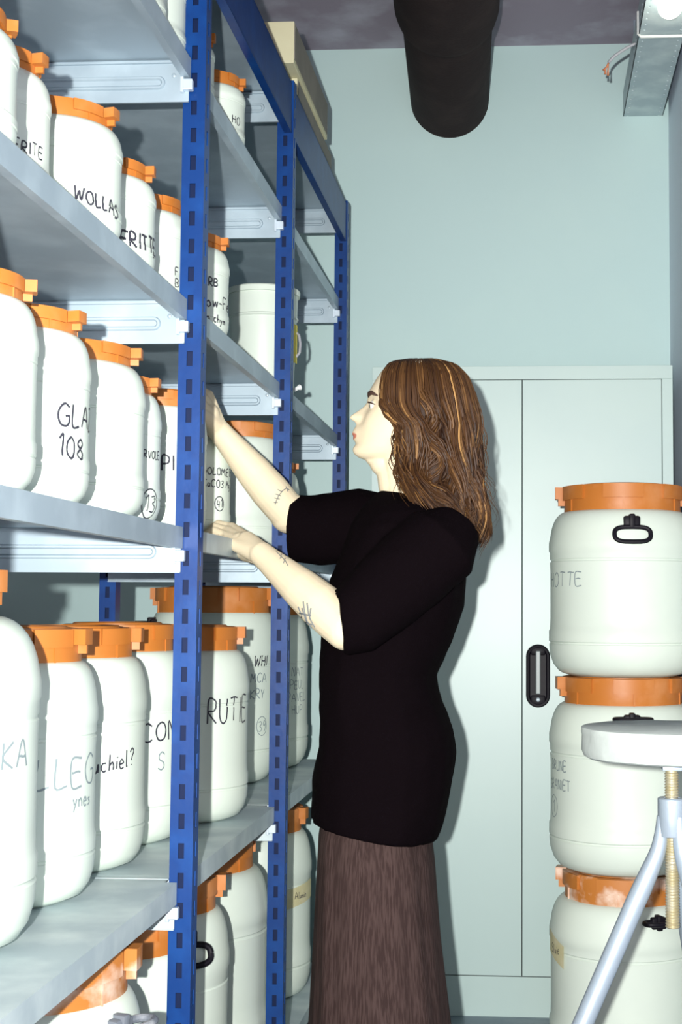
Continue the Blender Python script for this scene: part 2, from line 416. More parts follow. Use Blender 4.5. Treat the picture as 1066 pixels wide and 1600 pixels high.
for y in FR:     # lattice ties of each end frame, low and high, between the two posts
    for z in (.06, 2.40):
        bm = bmesh.new(); box(bm, RX1+UP, RX0-UP, y+.012, y+.028, z, z+.03); rl(bm); link('frame_tie', bm, M['blue'], rack)
LIPX = -.600; REARX = -1.012
def stadium(bm, x0, x1, zc, hh, y, d, n=10):
    """pressed-in rib: sloping border and raised plateau, on the camera side of the flange"""
    def outline(sh):
        pts = []
        R = hh-sh
        for k in range(n+1):
            a = -PI/2+PI*k/n; pts.append((x1-hh+R*math.cos(a), zc+R*math.sin(a)))
        for k in range(n+1):
            a = PI/2+PI*k/n; pts.append((x0+hh+R*math.cos(a), zc+R*math.sin(a)))
        return pts
    rings = [[bm.verts.new((px, yy, pz)) for px, pz in outline(sh)] for sh, yy in ((0, y), (.002, y-d), (.0055, y-d), (.008, y-d*.2))]
    N = len(rings[0])
    for A, B in zip(rings, rings[1:]):
        for k in range(N): bm.faces.new((A[k], A[(k+1) % N], B[(k+1) % N], B[k]))
    bm.faces.new(rings[-1])
def shelf(lv_z, ya, yb, dusty=False, thickrear=True):
    z = EYE+lv_z; bm = bmesh.new(); T = .0015
    box(bm, REARX, LIPX, ya, yb, z-.002, z)
    box(bm, REARX+.06, -.622, ya-.024, ya, z-.0019, z-.0001); box(bm, REARX+.06, -.622, yb, yb+.024, z-.0019, z-.0001)
    box(bm, LIPX-T, LIPX, ya, yb, z-.037, z-.002); box(bm, LIPX-.014, LIPX-T, ya, yb, z-.037, z-.0355)
    box(bm, REARX, REARX+T, ya, yb, z-.037, z-.002)
    for y, far in ((ya, False), (yb-T, True)):
        box(bm, REARX+.003, LIPX-.003, y, y+T, z-(.079 if far else .036), z-.002)
        if far:
            stadium(bm, REARX+.035, LIPX-.045, z-.043, .0125, y, .004)
            box(bm, REARX+.003, LIPX-.006, y-.006, y, z-.0085, z-.0055)      # folded hem line
            box(bm, REARX+.003, LIPX-.003, y-.004, y, z-.079, z-.0775)
            for xx in (LIPX-.030, ):
                ball(bm, Vector((xx, y, z-.030)), .0042, (1, .5, 1), 10)
    rl(bm); s = link('shelf', bm, M['galv_dusty'] if dusty else M['galv'], rack, False)
    for y, sg in ((yb, 1), (ya, -1)):
        bm = bmesh.new(); y0 = y-.010 if sg > 0 else y-.004
        x0 = LIPX-.012
        box(bm, x0, x0+.018, y0-.004, y0+.010, z-.060, z-.040, .002)
        box(bm, x0-.004, x0+.002, y0-.004, y0+.004, z-.064, z-.036, .001)
        rl(bm); c = link('clip', bm, M['clip'], s)
ends = [(1.40, 2.428), (2.482, 3.356), (3.410, 4.384)]
for lv, zz in LV.items():
    for (a, b) in ends: shelf(zz, a, b, lv >= 4)
for (a, b) in ends: shelf(1.256, a, b)
yy = [(FR[0]+UP, FR[1]), (FR[1]+UP, FR[2]), (FR[2]+UP, FR[3])]
for a, b in yy:
    for xo, sg in ((RX0-.004, -1), (RX1+.004, 1)):
        bm = bmesh.new(); x2 = xo+sg*.003
        box(bm, min(xo, x2), max(xo, x2), a, b, EYE+1.155, EYE+1.272)
        x3 = xo+sg*.018
        box(bm, min(xo, x3), max(xo, x3), a, b, EYE+1.152, EYE+1.156)
        box(bm, min(xo, x3), max(xo, x3), a, b, EYE+1.2705, EYE+1.2735)
        rl(bm); link('top_beam', bm, M['blue'], rack)

# ------------------------------------------------------------------ drums on the rack
g1, g2, g3, g4, g5 = 'small drums on the upper shelf', 'drums on the shelf above eye level', 'drums on the chest-high shelf', 'large drums on the hip-high shelf', 'large drums on the lowest shelf'
# upper shelf
rowdrum(1, 290, -90, .078, .010, H=.17, capang=.3, group=g1, label='white drum half hidden behind the top of the nearest blue post')
rowdrum(1, 258, -90, .066, .012, H=.17, capang=1.3, group=g1, label='white drum cut by the top edge, left of the nearest blue post')
rowdrum(1, 334, 42, .070, .012, capang=0.1, group=g1, label='small white drum in shadow just right of the nearest blue post, upper shelf')
rowdrum(1, 382, 114, .072, .010, capang=0.15, group=g1, caph=.034, label='small white drum lettered HO with an orange lid on the upper shelf between two posts',
        txt=[(['HO'], 370, 188, .016)])
# shelf above eye level
rowdrum(2, 22, -5, .095, .010, capang=.5, group=g2, label='white drum cut by the left edge on the shelf above eye level')
rowdrum(2, 75, 75, .085, .05, dirty=True, capang=-.1, group=g2, label='grubby white drum with smeared writing near its base, at the upper left',
        txt=[(['FRITE'], 48, 232, .016)])
rowdrum(2, 188, 163, .095, .010, capang=-.12, group=g2, label='white drum lettered WOLLAS in black on the shelf above eye level',
        txt=[(['WOLLAS'], 116, 300, .020, {'adv': .88, 'anchor': 'l', 'width': .003, 'slope': -.12})])
rowdrum(2, 241, 250, .088, .014, capang=.1, group=g2, label='white drum lettered FRITTE in black on the shelf above eye level',
        txt=[(['FRITTE'], 188, 370, .025, {'width': .0042, 'adv': .9, 'anchor': 'l'})])
rowdrum(2, 296, 308, .088, .014, capang=1.1, group=g2, label='white drum beside the FRITTE drum, partly hidden by the nearest blue post',
        txt=[(['F', 'B', 'N'], 277, 425, .014, {'width': .002})])
rowdrum(2, 357, 366, .088, .010, capang=.05, group=g2, label='white drum lettered KRB low-Fe right of the nearest blue post',
        txt=[(['KRB'], 318, 438, .016, {'anchor': 'l', 'width': .003}), (['low-Fe'], 317, 467, .024, {'anchor': 'l', 'width': .003}), (['ng chym'], 317, 494, .016, {'anchor': 'l', 'width': .0026})])
# chest-high shelf
rowdrum(3, 54, 420, .105, .010, capang=.35, group=g3, label='white drum with orange lid cut by the left edge on the chest-high shelf')
rowdrum(3, 138, 482, .106, .010, capang=-.12, group=g3, label='white drum lettered GLAZ 108 on the chest-high shelf',
        txt=[(['GLAZ', '108'], 92, 645, .029, {'gap': 1.5, 'adv': 1.05, 'anchor': 'l', 'width': .0034})])
rowdrum(3, 224, 537, .125, .010, capang=.15, group=g3, label='broad white unmarked drum right of the GLAZ 108 drum')
rowdrum(3, 250, 587, .088, .03, capang=.0, group=g3, label='white drum with a circled 13, left of the nearest post',
        txt=[(['FL', 'BORVOLE'], 209, 687, .013, {'gap': 1.6, 'adv': 1.0, 'anchor': 'l', 'width': .0022}), ([''], 236, 752, .026, {'circle': '13'})])
rowdrum(3, 322, 612, .090, .020, capang=1.3, group=g3, label='white drum lettered PI behind the nearest blue post on the chest-high shelf',
        txt=[(['PI'], 253, 724, .026, {'width': .0036, 'anchor': 'l'})])
rowdrum(3, 360, 655, .076, .040, H=.250, capang=1.9, group=g3, label='white drum lettered DOLOMIET with a circled 41, under the raised hand',
        txt=[(['DOLOMIET', 'CaCO3 Mg'], 316, 735, .015, {'gap': 1.75, 'adv': .95, 'anchor': 'l', 'width': .0022}), ([''], 344, 770, .016, {'circle': '41'})])
drum_at(3, -.715, 3.470, .104, .312, capratio=.85, capang=.9, group=g3, label='tall white drum with wide orange lid just left of the middle post, behind the forearm')
drum_at(3, -.700, 3.72, .090, .245, capang=.4, group=g3, label='white drum right of the middle post, mostly in the post and sleeve shadow')
# hip-high shelf
FH = [(-PI/2+.2, 'up', M['black'])]
drum_at(4, -.848, 1.94, .165, .519, capratio=.62, capang=-.15, group=g4, label='largest white drum at the left edge of the hip-high shelf, lettered KA',
        txt=[(['KA'], 6, 1182, .036, {'ink': 'inkfade', 'width': .0036, 'anchor': 'l'})])
drum_at(4, -.842, 2.27, .142, .433, capang=-.05, group=g4, label='white drum lettered LLEG with ynes below, on the hip-high shelf',
        txt=[(['LLEG'], 56, 1212, .046, {'ink': 'inkfade', 'anchor': 'l', 'width': .0036}), (['ynes'], 116, 1250, .024, {'ink': 'inkfade', 'anchor': 'l', 'width': .003})])
drum_at(4, -.842, 2.57, .142, .430, capang=.1, group=g4, label='white drum with the small scrawl ending in a question mark, left of the nearest post',
        txt=[(['uchiel?'], 146, 1198, .028, {'adv': .95, 'width': .003, 'anchor': 'l', 'slope': .12})])
drum_at(4, -.838, 2.86, .140, .433, capang=1.3, group=g4, label='white drum lettered CON with an S below, crossed by the nearest post',
        txt=[(['CON'], 221, 1144, .038, {'width': .0036, 'anchor': 'l'}), (['S'], 248, 1190, .032, {'ink': 'inkfade', 'anchor': 'l', 'width': .003})])
drum_at(4, -.770, 3.165, .142, .425, capang=.1, group=g4, label='white drum lettered RUTIE in large black capitals on the hip-high shelf',
        txt=[(['RUTIE'], 325, 1110, .054, {'width': .0036, 'adv': .70, 'anchor': 'l'})])
drum_at(4, -.858, 3.83, .172, .520, capratio=.88, capang=PI-.05, handles=[(PI+.5, 'up', M['black'])], group=g4, label='big white drum with wide lid and circled 39, behind the RUTIE drum',
        txt=[(['WHI'], 399, 1034, .026, {'width': .0036, 'anchor': 'l'}), (['MCA', 'KRY'], 393, 1060, .024, {'ink': 'inkfade', 'gap': 1.7, 'anchor': 'l', 'width': .003}), ([''], 411, 1112, .026, {'ink': 'inkfade', 'circle': '39'})])
drum_at(4, -.825, 4.19, .172, .510, capang=.6, group=g4, label='white drum with faint writing right of the middle post, hip-high shelf',
        txt=[(['NAT', 'PEUL', 'PAVEL', 'HUP'], 467, 1050, .024, {'ink': 'inkfade', 'gap': 1.5})])
# lowest shelf
drum_at(5, -.765, 2.20, .170, .562, capratio=.84, dusty=True, capang=.05, handles=[(-.35, 'up', mat('dusty_grey_handle', (.14, .16, .19), .7, var=(.4, .42, .44), vscale=25))],
        group=g5, label='white drum with chalky dusty orange lid at the bottom left under the shelf')
drum_at(5, -.765, 2.67, .142, .515, capratio=.84, capang=1.2, group=g5, label='white drum behind the foot of the nearest post, lid just under the shelf edge')
drum_at(5, -.770, 2.955, .150, .530, capang=.2, handles=[(-.9, 'down', M['black'])], group=g5, label='white drum with a black loop handle right of the nearest post, lowest shelf')
drum_at(5, -.815, 3.42, .190, .531, capang=1.1, group=g5, capratio=.8, label='broad white drum between the two posts on the lowest shelf')
P4 = drum_at(5, -.770, 4.06, .152, .520, capang=-.1, group=g5, label='white drum with a yellowed paper label reading Alumin, right of the middle post')
def tape_label(root, r, rf, cx, cy, px, py, w_, h_, txt, slant=0, gh=.018):
    d = RWC @ Vector((px-PPX, -(py-PPY), -F)); d2 = Vector((d.x, d.y)); c = Vector((cx, cy))
    a = d2.dot(d2); b = -2*d2.dot(c); cc = c.dot(c)-r*r; t = (-b-math.sqrt(max(b*b-4*a*cc, 0)))/(2*a)
    hit = d2*t; z0 = EYE+d.z*t; an0 = math.atan2(hit.y-cy, hit.x-cx); bm = bmesh.new(); n = 14; prev = None
    for k in range(n+1):
        an = an0+(k/n-.5)*w_/r; zz = z0+slant*(k/n-.5)
        row = [bm.verts.new((cx+(r+.0006)*math.cos(an)-root.location.x, cy+(r+.0006)*math.sin(an)-root.location.y, zz+s*h_/2-root.location.z)) for s in (-1, 1)]
        if prev: bm.faces.new((prev[0], prev[1], row[1], row[0]))
        prev = row
    link('paper_label', bm, M['tape'], root)
    write(root, cx, cy, lambda z: r+.0006, [txt], px, py, gh, M['ink'], width=.0018, rad=r, adv=.85)
tape_label(P4, .152, None, -.770, 4.06, 470, 1398, .14, .052, 'Alumin', .02)

# white pail with lid rim, wire bail and yellow label
pc = at(412, 455, 3.62); px0 = pc.x; zb = EYE+LV[2]; Hb = pc.z-zb
pail = empty('pail', (px0, 3.62, zb), 'plain white straight-sided pail behind the middle post on the shelf above eye level', 'pail')
bm = bmesh.new(); R = .091
lathe(bm, [(R*.86, 0), (R*.88, .004), (R*.95, Hb*.7), (R*.955, Hb*.72), (R*1.0, Hb*.73), (R*1.0, Hb*.74), (R*.965, Hb*.75), (R*.98, Hb-.012)], 64); link('body', bm, M['plastic'], pail, 'auto')
bm = bmesh.new(); lathe(bm, [(R*.97, Hb-.016), (R*1.04, Hb-.016), (R*1.045, Hb-.003), (R*1.02, Hb), (R*.9, Hb), (R*.88, Hb-.006), (R*.1, Hb-.006)], 64); link('lid', bm, M['plastic'], pail, 'auto')
bm = bmesh.new()
for k in range(8):
    a0 = -.55+k*.06; a1 = a0+.06
    bm.faces.new([bm.verts.new((1.002*R*math.cos(a), 1.002*R*math.sin(a), z)) for a, z in ((a0, .09), (a1, .09), (a1, .19), (a0, .19))])
link('yellow_label', bm, M['yellow'], pail)
bm = bmesh.new()
tube(bm, [(R*math.cos(-.1), R*math.sin(-.1), Hb*.60), (R*1.06, -.012, Hb*.58), (R*1.10, -.012, Hb*.5), (R*1.08, -.01, Hb*.42), (R*.98, -.01, Hb*.38)], .0035, 8)
link('bail', bm, M['wire'], pail, 'auto'); bm = bmesh.new()
tube(bm, [(R*.95, -.02, .020), (R*1.06, -.025, .024), (R*1.12, -.02, .027)], [.005, .005, .008], 8)
link('spigot', bm, M['white'], pail, 'auto')

# flat cartons on top of the rack, far bay
def carton(ya, yb, x0, x1, z0, z1, label):
    c = empty('carton', ((x0+x1)/2, (ya+yb)/2, z0), label, 'box', 'cartons on top of the rack')
    cx, cy = (x0+x1)/2, (ya+yb)/2
    bm = bmesh.new(); box(bm, x0-cx, x1-cx, ya-cy, yb-cy, 0, z1-z0, .002); link('body', bm, M['card'], c)
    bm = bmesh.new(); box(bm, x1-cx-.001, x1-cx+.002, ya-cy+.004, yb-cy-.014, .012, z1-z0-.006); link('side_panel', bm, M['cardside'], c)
zt = EYE+1.256
carton(3.60, 4.24, -1.0, -.607, zt+.0005, zt+.125, 'lower of the two flat cream cartons on top of the rack')
carton(3.50, 4.10, -.98, -.600, zt+.126, zt+.235, 'upper of the two flat cream cartons on top of the rack, nearly at the ceiling')

# ------------------------------------------------------------------ steel cabinet
CY = 4.32; sx = lambda px, py=950: at(px, py, CY).x; sz = lambda py, px=816: at(px, py, CY).z
cx0, cx1 = sx(579), sx(1054); czt = sz(572); 
cab = empty('steel_cabinet', ((cx0+cx1)/2, 4.5, 0), 'tall pale grey two-door steel cabinet against the far wall', 'cabinet')
cl = Matrix.Translation((-(cx0+cx1)/2, -4.5, 0))
bm = bmesh.new(); box(bm, cx0, cx1, CY+.004, WY-.003, .002, czt, .003); bm.transform(cl); link('carcass', bm, M['cab'], cab)
dzt = sz(594); dzb = sz(1525); xs = sx(816); xl = sx(597); xr_ = sx(1036)
bm = bmesh.new(); box(bm, cx0, cx1, CY-.001, CY+.004, dzt+.002, czt, .001); box(bm, cx0, xl-.002, CY-.001, CY+.004, 0.0, dzt+.002, .001); box(bm, xr_+.002, cx1, CY-.001, CY+.004, .0, dzt+.002, .001); box(bm, xl-.002, xr_+.002, CY-.001, CY+.004, .0, dzb-.003, .001)
bm.transform(cl); link('face_frame', bm, M['cab'], cab)
bm = bmesh.new(); box(bm, xl-.002, xr_+.002, CY+.0035, CY+.0045, dzb-.003, dzt+.002); bm.transform(cl); link('door_gap', bm, M['seam'], cab)
doors = []
for a, b in ((xl, xs-.0013), (xs+.0013, xr_)):
    bm = bmesh.new(); box(bm, a, b, CY-.003, CY+.004, dzb, dzt, .0012); bm.transform(cl); doors.append(link('door', bm, M['cab'], cab))
hc = at(841, 1056, CY); hw = .0365; hh = .095
def pill(bm, cx, cz, w, h, y0, y1, n=14):
    pts = []
    for k in range(n+1): a = PI*k/n; pts.append((cx+w*math.cos(a), cz+h-w+w*math.sin(a)))
    for k in range(n+1): a = PI+PI*k/n; pts.append((cx+w*math.cos(a), cz-h+w+w*math.sin(a)))
    A = [bm.verts.new((x, y0, z)) for x, z in pts]; B = [bm.verts.new((x, y1, z)) for x, z in pts]
    N = len(pts)
    for k in range(N): bm.faces.new((A[k], A[(k+1) % N], B[(k+1) % N], B[k]))
    bm.faces.new(A); bm.faces.new(B[::-1])
    return pts
bm = bmesh.new()
def rimmed(bm, cx, cz, w, h, y):
    def o(w_, h_, n=14):
        return [(cx+w_*math.cos(PI*k/n), cz+h_-w_+w_*math.sin(PI*k/n)) for k in range(n+1)]+[(cx+w_*math.cos(PI+PI*k/n), cz-h_+w_+w_*math.sin(PI+PI*k/n)) for k in range(n+1)]
    rs = [[bm.verts.new((x, yy_, z)) for x, z in o(w-d, h-d)] for d, yy_ in ((0, y), (.001, y-.005), (.004, y-.008), (.009, y-.007), (.013, y-.0015))]
    N = len(rs[0])
    for A, B in zip(rs, rs[1:]):
        for k in range(N): bm.faces.new((A[k], A[(k+1) % N], B[(k+1) % N], B[k]))
    bm.faces.new(rs[-1])
rimmed(bm, hc.x, hc.z, hw, hh, CY-.003); box(bm, hc.x-.022, hc.x+.022, CY-.009, CY-.003, hc.z-.088, hc.z-.058, .004); box(bm, hc.x-.022, hc.x+.022, CY-.009, CY-.003, hc.z+.062, hc.z+.086, .004)
bm.transform(cl); hp = link('handle_plate', bm, M['black'], doors[1], 'auto')
bm = bmesh.new(); box(bm, hc.x-.007, hc.x+.007, CY-.014, CY-.006, hc.z-.054, hc.z+.075, .003); bm.transform(cl); link('lever', bm, mat('grey_lever', (.28, .33, .33), .4), doors[1])
bm = bmesh.new(); ball(bm, Vector((hc.x, CY-.0095, hc.z-.071)), .0065, (1, .5, 1), 14); bm.transform(cl); link('lock', bm, M['clip'], doors[1], True)

# ------------------------------------------------------------------ stack of three big drums
SY = 3.90; scx = at(973, 950, SY).x; SH = .5135; SR = .1995
HB = M['black']
stack = 'three big drums stacked against the right wall'
names = ['bottom drum of the stack of three beside the cabinet, with a torn yellow sticker',
         'middle drum of the stack of three by the cabinet, number circled, behind the turntable',
         'top drum of the stack of three by the cabinet, black loop handle hanging']
caps = [PI-.18, PI+.12, PI-.04]
hand = [[(-PI/2+.62-.2, 'up', HB)], [(-PI/2+.06, 'up', HB)], [(-PI/2+.07, 'down', HB)]]
stk = []
for k in range(3):
    z = k*SH+.002
    r_, rf = drum((scx, SY, z), SR, SH-.002, capratio=.795, caph=.075, capang=caps[k], handles=hand[k], dusty=(k == 0), group=stack, label=names[k])
    stk.append((r_, rf))
write(stk[2][0], scx, SY, stk[2][1], ['HOTTE'], 877, 905, .038, M['inkfade'], rad=SR, width=.0032)
write(stk[1][0], scx, SY, stk[1][1], ['BRUNE', 'GRANIET'], 870, 1196, .026, M['inkfade'], rad=SR, width=.003, gap=1.9, adv=.85)
write(stk[1][0], scx, SY, stk[1][1], [''], 864, 1233, .030, M['inkfade'], rad=SR, width=.0025, circle='1')
tape_label(stk[0][0], SR, None, scx, SY, 868, 1482, .09, .058, 'Sluie', -.03, .022)

# ------------------------------------------------------------------ modelling stand (tripod) with plaster-coated turntable
TY = 2.40; tc = at(1050, 1250, TY).x
tp = empty('modelling_stand', (tc, TY, 0), 'silver tripod stand with threaded spindle and round plaster-smeared top', 'tripod stand')
zz = lambda py: at(1050, py, TY).z
bm = bmesh.new(); zt1, zt0 = zz(1136), zz(1184); R = .150
prof = [(R*.93, zt0), (R*.965, zt0+.003), (R*.985, zt0+.012), (R*.985, zt1-.012), (R*.995, zt1-.008), (R*.99, zt1-.001), (R*.975, zt1)]
lathe(bm, prof, 96); 
for v in bm.verts:
    n_ = noise.noise(v.co*28)*.0022; v.co.x *= 1+n_/R; v.co.y *= 1+n_/R; v.co.z += noise.noise(v.co*20+Vector((5, 0, 0)))*.001
link('turntable', bm, M['plaster'], tp, 'auto')
bm = bmesh.new(); lathe(bm, [(.045, zt0-.010), (.048, zt0-.008), (.048, zt0-.0005)], 40); box(bm, -.016, .016, -.016, .016, zt0-.020, zt0-.009, .001); link('mounting_plate', bm, M['steel'], tp, 'auto')
bm = bmesh.new(); zs0, zs1 = zz(1450), zt0-.018; rr = .0118; P = [(rr*.8, zs0)]; z = zs0+.002
while z < zs1-.006:
    P += [(rr, z), (rr, z+.0012), (rr*.84, z+.0026), (rr*.84, z+.0034)]; z += .0046
P.append((rr*.84, zs1)); lathe(bm, P, 28); link('threaded_spindle', bm, M['brass'], tp, False)
bm = bmesh.new(); zh1, zh0 = zz(1246), zz(1306)
lathe(bm, [(.0135, zh0), (.0225, zh0), (.0235, zh0+.002), (.0235, zh1-.002), (.0215, zh1), (.0135, zh1)], 40, closed_bot=False, closed_top=False); link('hub', bm, M['steel'], tp, 'auto')
for ang in (math.radians(187), math.radians(307), math.radians(67)):
    u = Vector((math.cos(ang), math.sin(ang), 0))
    pts = [u*.016+Vector((0, 0, zh1-.03)), u*.018+Vector((0, 0, zh0+.005)), u*.024+Vector((0, 0, zh0-.025)), u*.040+Vector((0, 0, zh0-.062)), u*.065+Vector((0, 0, zh0-.115)), u*.385+Vector((0, 0, .012))]
    pts = catmull(pts[:5], 4)+[u*.15+Vector((0, 0, (zh0-.115)+(.012-zh0+.115)*(.085/.32))), u*.385+Vector((0, 0, .016))]
    n = len(pts); bm = bmesh.new(); tube(bm, pts, [.009+min(1, k/14)*.0075 for k in range(n)], 20); lg = link('leg', bm, M['steel'], tp, 'auto')
    bm = bmesh.new(); tube(bm, [u*.378+Vector((0, 0, .0305)), u*.390+Vector((0, 0, .0))], [.0185, .0195], 18); link('rubber_foot', bm, M['black'], lg, 'auto')

# ------------------------------------------------------------------ duct, tray, lamp, loose wire
a0 = at(703, 156, WY-.002); dd = Vector((.045, -1.0, .0)); R = .1335
duct = empty('ventilation_duct', a0, 'thick dark brown insulated round duct under the ceiling ending at the far wall', 'duct')
bm = bmesh.new()
tube(bm, [dd*t for t in (0, .35, .7, 1.05)], R, 48); link('pipe', bm, M['duct'], duct, 'auto')
bm = bmesh.new()
pp = [(.74, R+.001), (.745, R+.014), (.78, R+.018), (1.5, R+.018), (2.5, R+.018)]
tube(bm, [dd*t for t, _ in pp], [q for _, q in pp], 48); link('insulation_sleeve', bm, M['duct'], duct, 'auto')
for t in (1.42, 2.2):
    bm = bmesh.new(); tube(bm, [dd*t, dd*(t+.03)], R+.0205, 48); link('metal_band', bm, M['steel'] if False else M['duct'], duct, 'auto')
# perforated tray
e0, e1 = at(974, 182, WY), at(1036, 182, WY); zt_ = e0.z
tray = empty('cable_tray', ((e0.x+e1.x)/2, 4.0, zt_), 'galvanised steel cable tray running to the far wall, upper right', 'cable tray')
hwid = (e1.x-e0.x)/2
bm = bmesh.new(); L0, L1 = -1.9, WY-4.0-.002
nrow = [-hwid, -hwid*.82, -hwid*.74, hwid*.74, hwid*.82, hwid]
for i in range(5):
    if i in (1, 3):
        y = L0
        while y < L1:
            box(bm, nrow[i], nrow[i+1], y, min(y+.030, L1), 0, .002); y += .040
    else: box(bm, nrow[i], nrow[i+1], L0, L1, 0, .002)
box(bm, nrow[1], nrow[4], L0, L1, .002, .003)
for xx in (-hwid, hwid-.002):
    box(bm, xx, xx+.002, L0, L1, 0, .022); box(bm, xx, xx+.002, L0, L1, .030, .085)
    y = L0
    while y < L1: box(bm, xx, xx+.002, y, min(y+.032, L1), .022, .030); y += .042
link('channel', bm, M['galv_dusty'], tray)
for y in (-.5, .55):
    for xx in (-hwid*.6, hwid*.6):
        bm = bmesh.new(); tube(bm, [(xx, y, .003), (xx, y, CZ-zt_)], .005, 8); link('hanger_rod', bm, M['steel'], tray)
yb = 4.05
bl = at(1000, 52, yb); 
bm = bmesh.new(); c0 = Vector((tray.location.x, 4.0, zt_)); zc_ = zt_-.006
q = [Vector((bl.x-.004, yb, zc_+.075)), Vector((bl.x-.004, yb, zc_+.008)), Vector((bl.x+.003, yb, zc_)), Vector((XR-.02, yb, zc_))]
cnd = link('conduit', bmesh.new(), M['white']); bpy.data.objects.remove(cnd)
tube(bm, q, .0045, 10); cnd = link('conduit', bm, M['white'], None, 'auto', None); tag(cnd, 'thin white bent conduit crossing under the cable tray', 'conduit')
lp = at(1047, 12, 3.82)
lm = empty('lamp', (lp.x, 3.82, lp.z), 'small glowing round lamp under the cable tray at the top right corner', 'lamp')
bm = bmesh.new(); ball(bm, Vector((0, 0, 0)), .033, (1, 1, .9), 24); link('bulb', bm, M['bulb'], lm, True)
bm = bmesh.new(); lathe(bm, [(.018, .018), (.024, .026), (.024, max(.030, zt_-lp.z+.001))], 24); link('socket', bm, M['white'], lm, 'auto')
bl_ = lamp('bulb_light', 'POINT', (lp.x, 3.82, lp.z-.045), .5, (1, .93, .78), .03)
wv = [at(993, 68, 4.02), at(978, 76, 4.0), at(960, 88, 3.99), at(951, 98, 3.99)]
we = empty('loose_cable', wv[0], 'loose grey cable end with copper terminals hanging left of the cable tray', 'cable')
bm = bmesh.new(); tube(bm, [p-wv[0] for p in catmull(wv, 5)], .0042, 8); link('sheath', bm, M['wire'], we, True)
for k, (x, y) in enumerate(((946, 116), (950, 118), (943, 110))):
    bm = bmesh.new(); p = at(x, y, 3.99); tube(bm, [wv[-1]-wv[0], (wv[-1]+p)/2-wv[0]+Vector((.004*(k-1), 0, 0)), p-wv[0]], [.002, .002, .004], 6); link('core', bm, M['terminal'], we, True)

# ------------------------------------------------------------------ the person
PY = 2.88
per = empty('person', (at(600, 950, PY).x, PY, 0), 'person with wavy brown hair, black t-shirt and long brown skirt reaching into the rack', 'person')
PO = per.location.copy()
def pl(bm): bm.transform(Matrix.Translation(-PO))
skin = mat('skin', (.70, .60, .42), .55, spec=.3, bump=.05, bscale=200)
nt = skin.node_tree; b = nt.nodes['Principled BSDF']
b.inputs['Subsurface Weight'].default_value = .08; b.inputs['Subsurface Radius'].default_value = (.02, .01, .005); b.inputs['Subsurface Scale'].default_value = .3
lipc = at(553.5, 682, PY)-PO
geo = nt.nodes.new('ShaderNodeTexCoord'); sub = nt.nodes.new('ShaderNodeVectorMath'); sub.operation = 'SUBTRACT'; sub.inputs[1].default_value = lipc
sc = nt.nodes.new('ShaderNodeVectorMath'); sc.operation = 'MULTIPLY'; sc.inputs[1].default_value = (1/.011, 1/.021, 1/.0075)
ln = nt.nodes.new('ShaderNodeVectorMath'); ln.operation = 'LENGTH'; rp = nt.nodes.new('ShaderNodeMapRange')
rp.inputs['From Min'].default_value = .8; rp.inputs['From Max'].default_value = 1.15; rp.inputs['To Min'].default_value = 1; rp.inputs['To Max'].default_value = 0
mx = nt.nodes.new('ShaderNodeMix'); mx.data_type = 'RGBA'; mx.inputs['A'].default_value = (.70, .60, .42, 1); mx.inputs['B'].default_value = (.50, .17, .11, 1)
nt.links.new(geo.outputs['Object'], sub.inputs[0]); nt.links.new(sub.outputs[0], sc.inputs[0]); nt.links.new(sc.outputs[0], ln.inputs[0])
nt.links.new(ln.outputs['Value'], rp.inputs['Value']); nt.links.new(rp.outputs[0], mx.inputs['Factor']); nt.links.new(mx.outputs['Result'], b.inputs['Base Color'])

def interp(tab, v):
    if v <= tab[0][0]: return tab[0][1:]
    for a, b_ in zip(tab, tab[1:]):
        if a[0] <= v <= b_[0]:
            t = (v-a[0])/(b_[0]-a[0]); return tuple(p+(q-p)*t for p, q in zip(a[1:], b_[1:]))
    return tab[-1][1:]
bm = bmesh.new()
# head: rings down the face with the traced profile on the midline
base = [(569, 620, 690, .045), (573, 605, 705, .058), (587, 593, 717, .069), (600, 586, 722, .074), (616, 579, 724, .0765), (629, 576.5, 724, .0765), (645, 572, 722, .075), (660, 567, 714, .072), (675, 562.5, 703, .067), (690, 560, 690, .060), (702, 558, 676, .052), (711, 562, 662, .044), (718, 572, 652, .034)]
prof = [(569, 620), (573, 603), (587, 592), (600, 584), (611, 577.5), (618, 575.5), (626, 574), (631, 572.5), (637, 566), (643, 557.5), (648, 549.5), (651, 546), (654, 546.5), (657, 550), (660, 555.5), (665, 556.5), (670, 553.5), (675, 550.5), (679, 550), (681.5, 553.5), (684, 551.5), (687, 551.5), (691, 555.5), (695, 556), (700, 551.5), (705, 551), (710, 554), (715, 560), (719, 572)]
sig = [(569, .05), (618, .04), (626, .012), (640, .010), (650, .0125), (657, .013), (662, .013), (668, .019), (685, .020), (693, .022), (705, .023), (718, .025)]
rings = []
yv = 569.
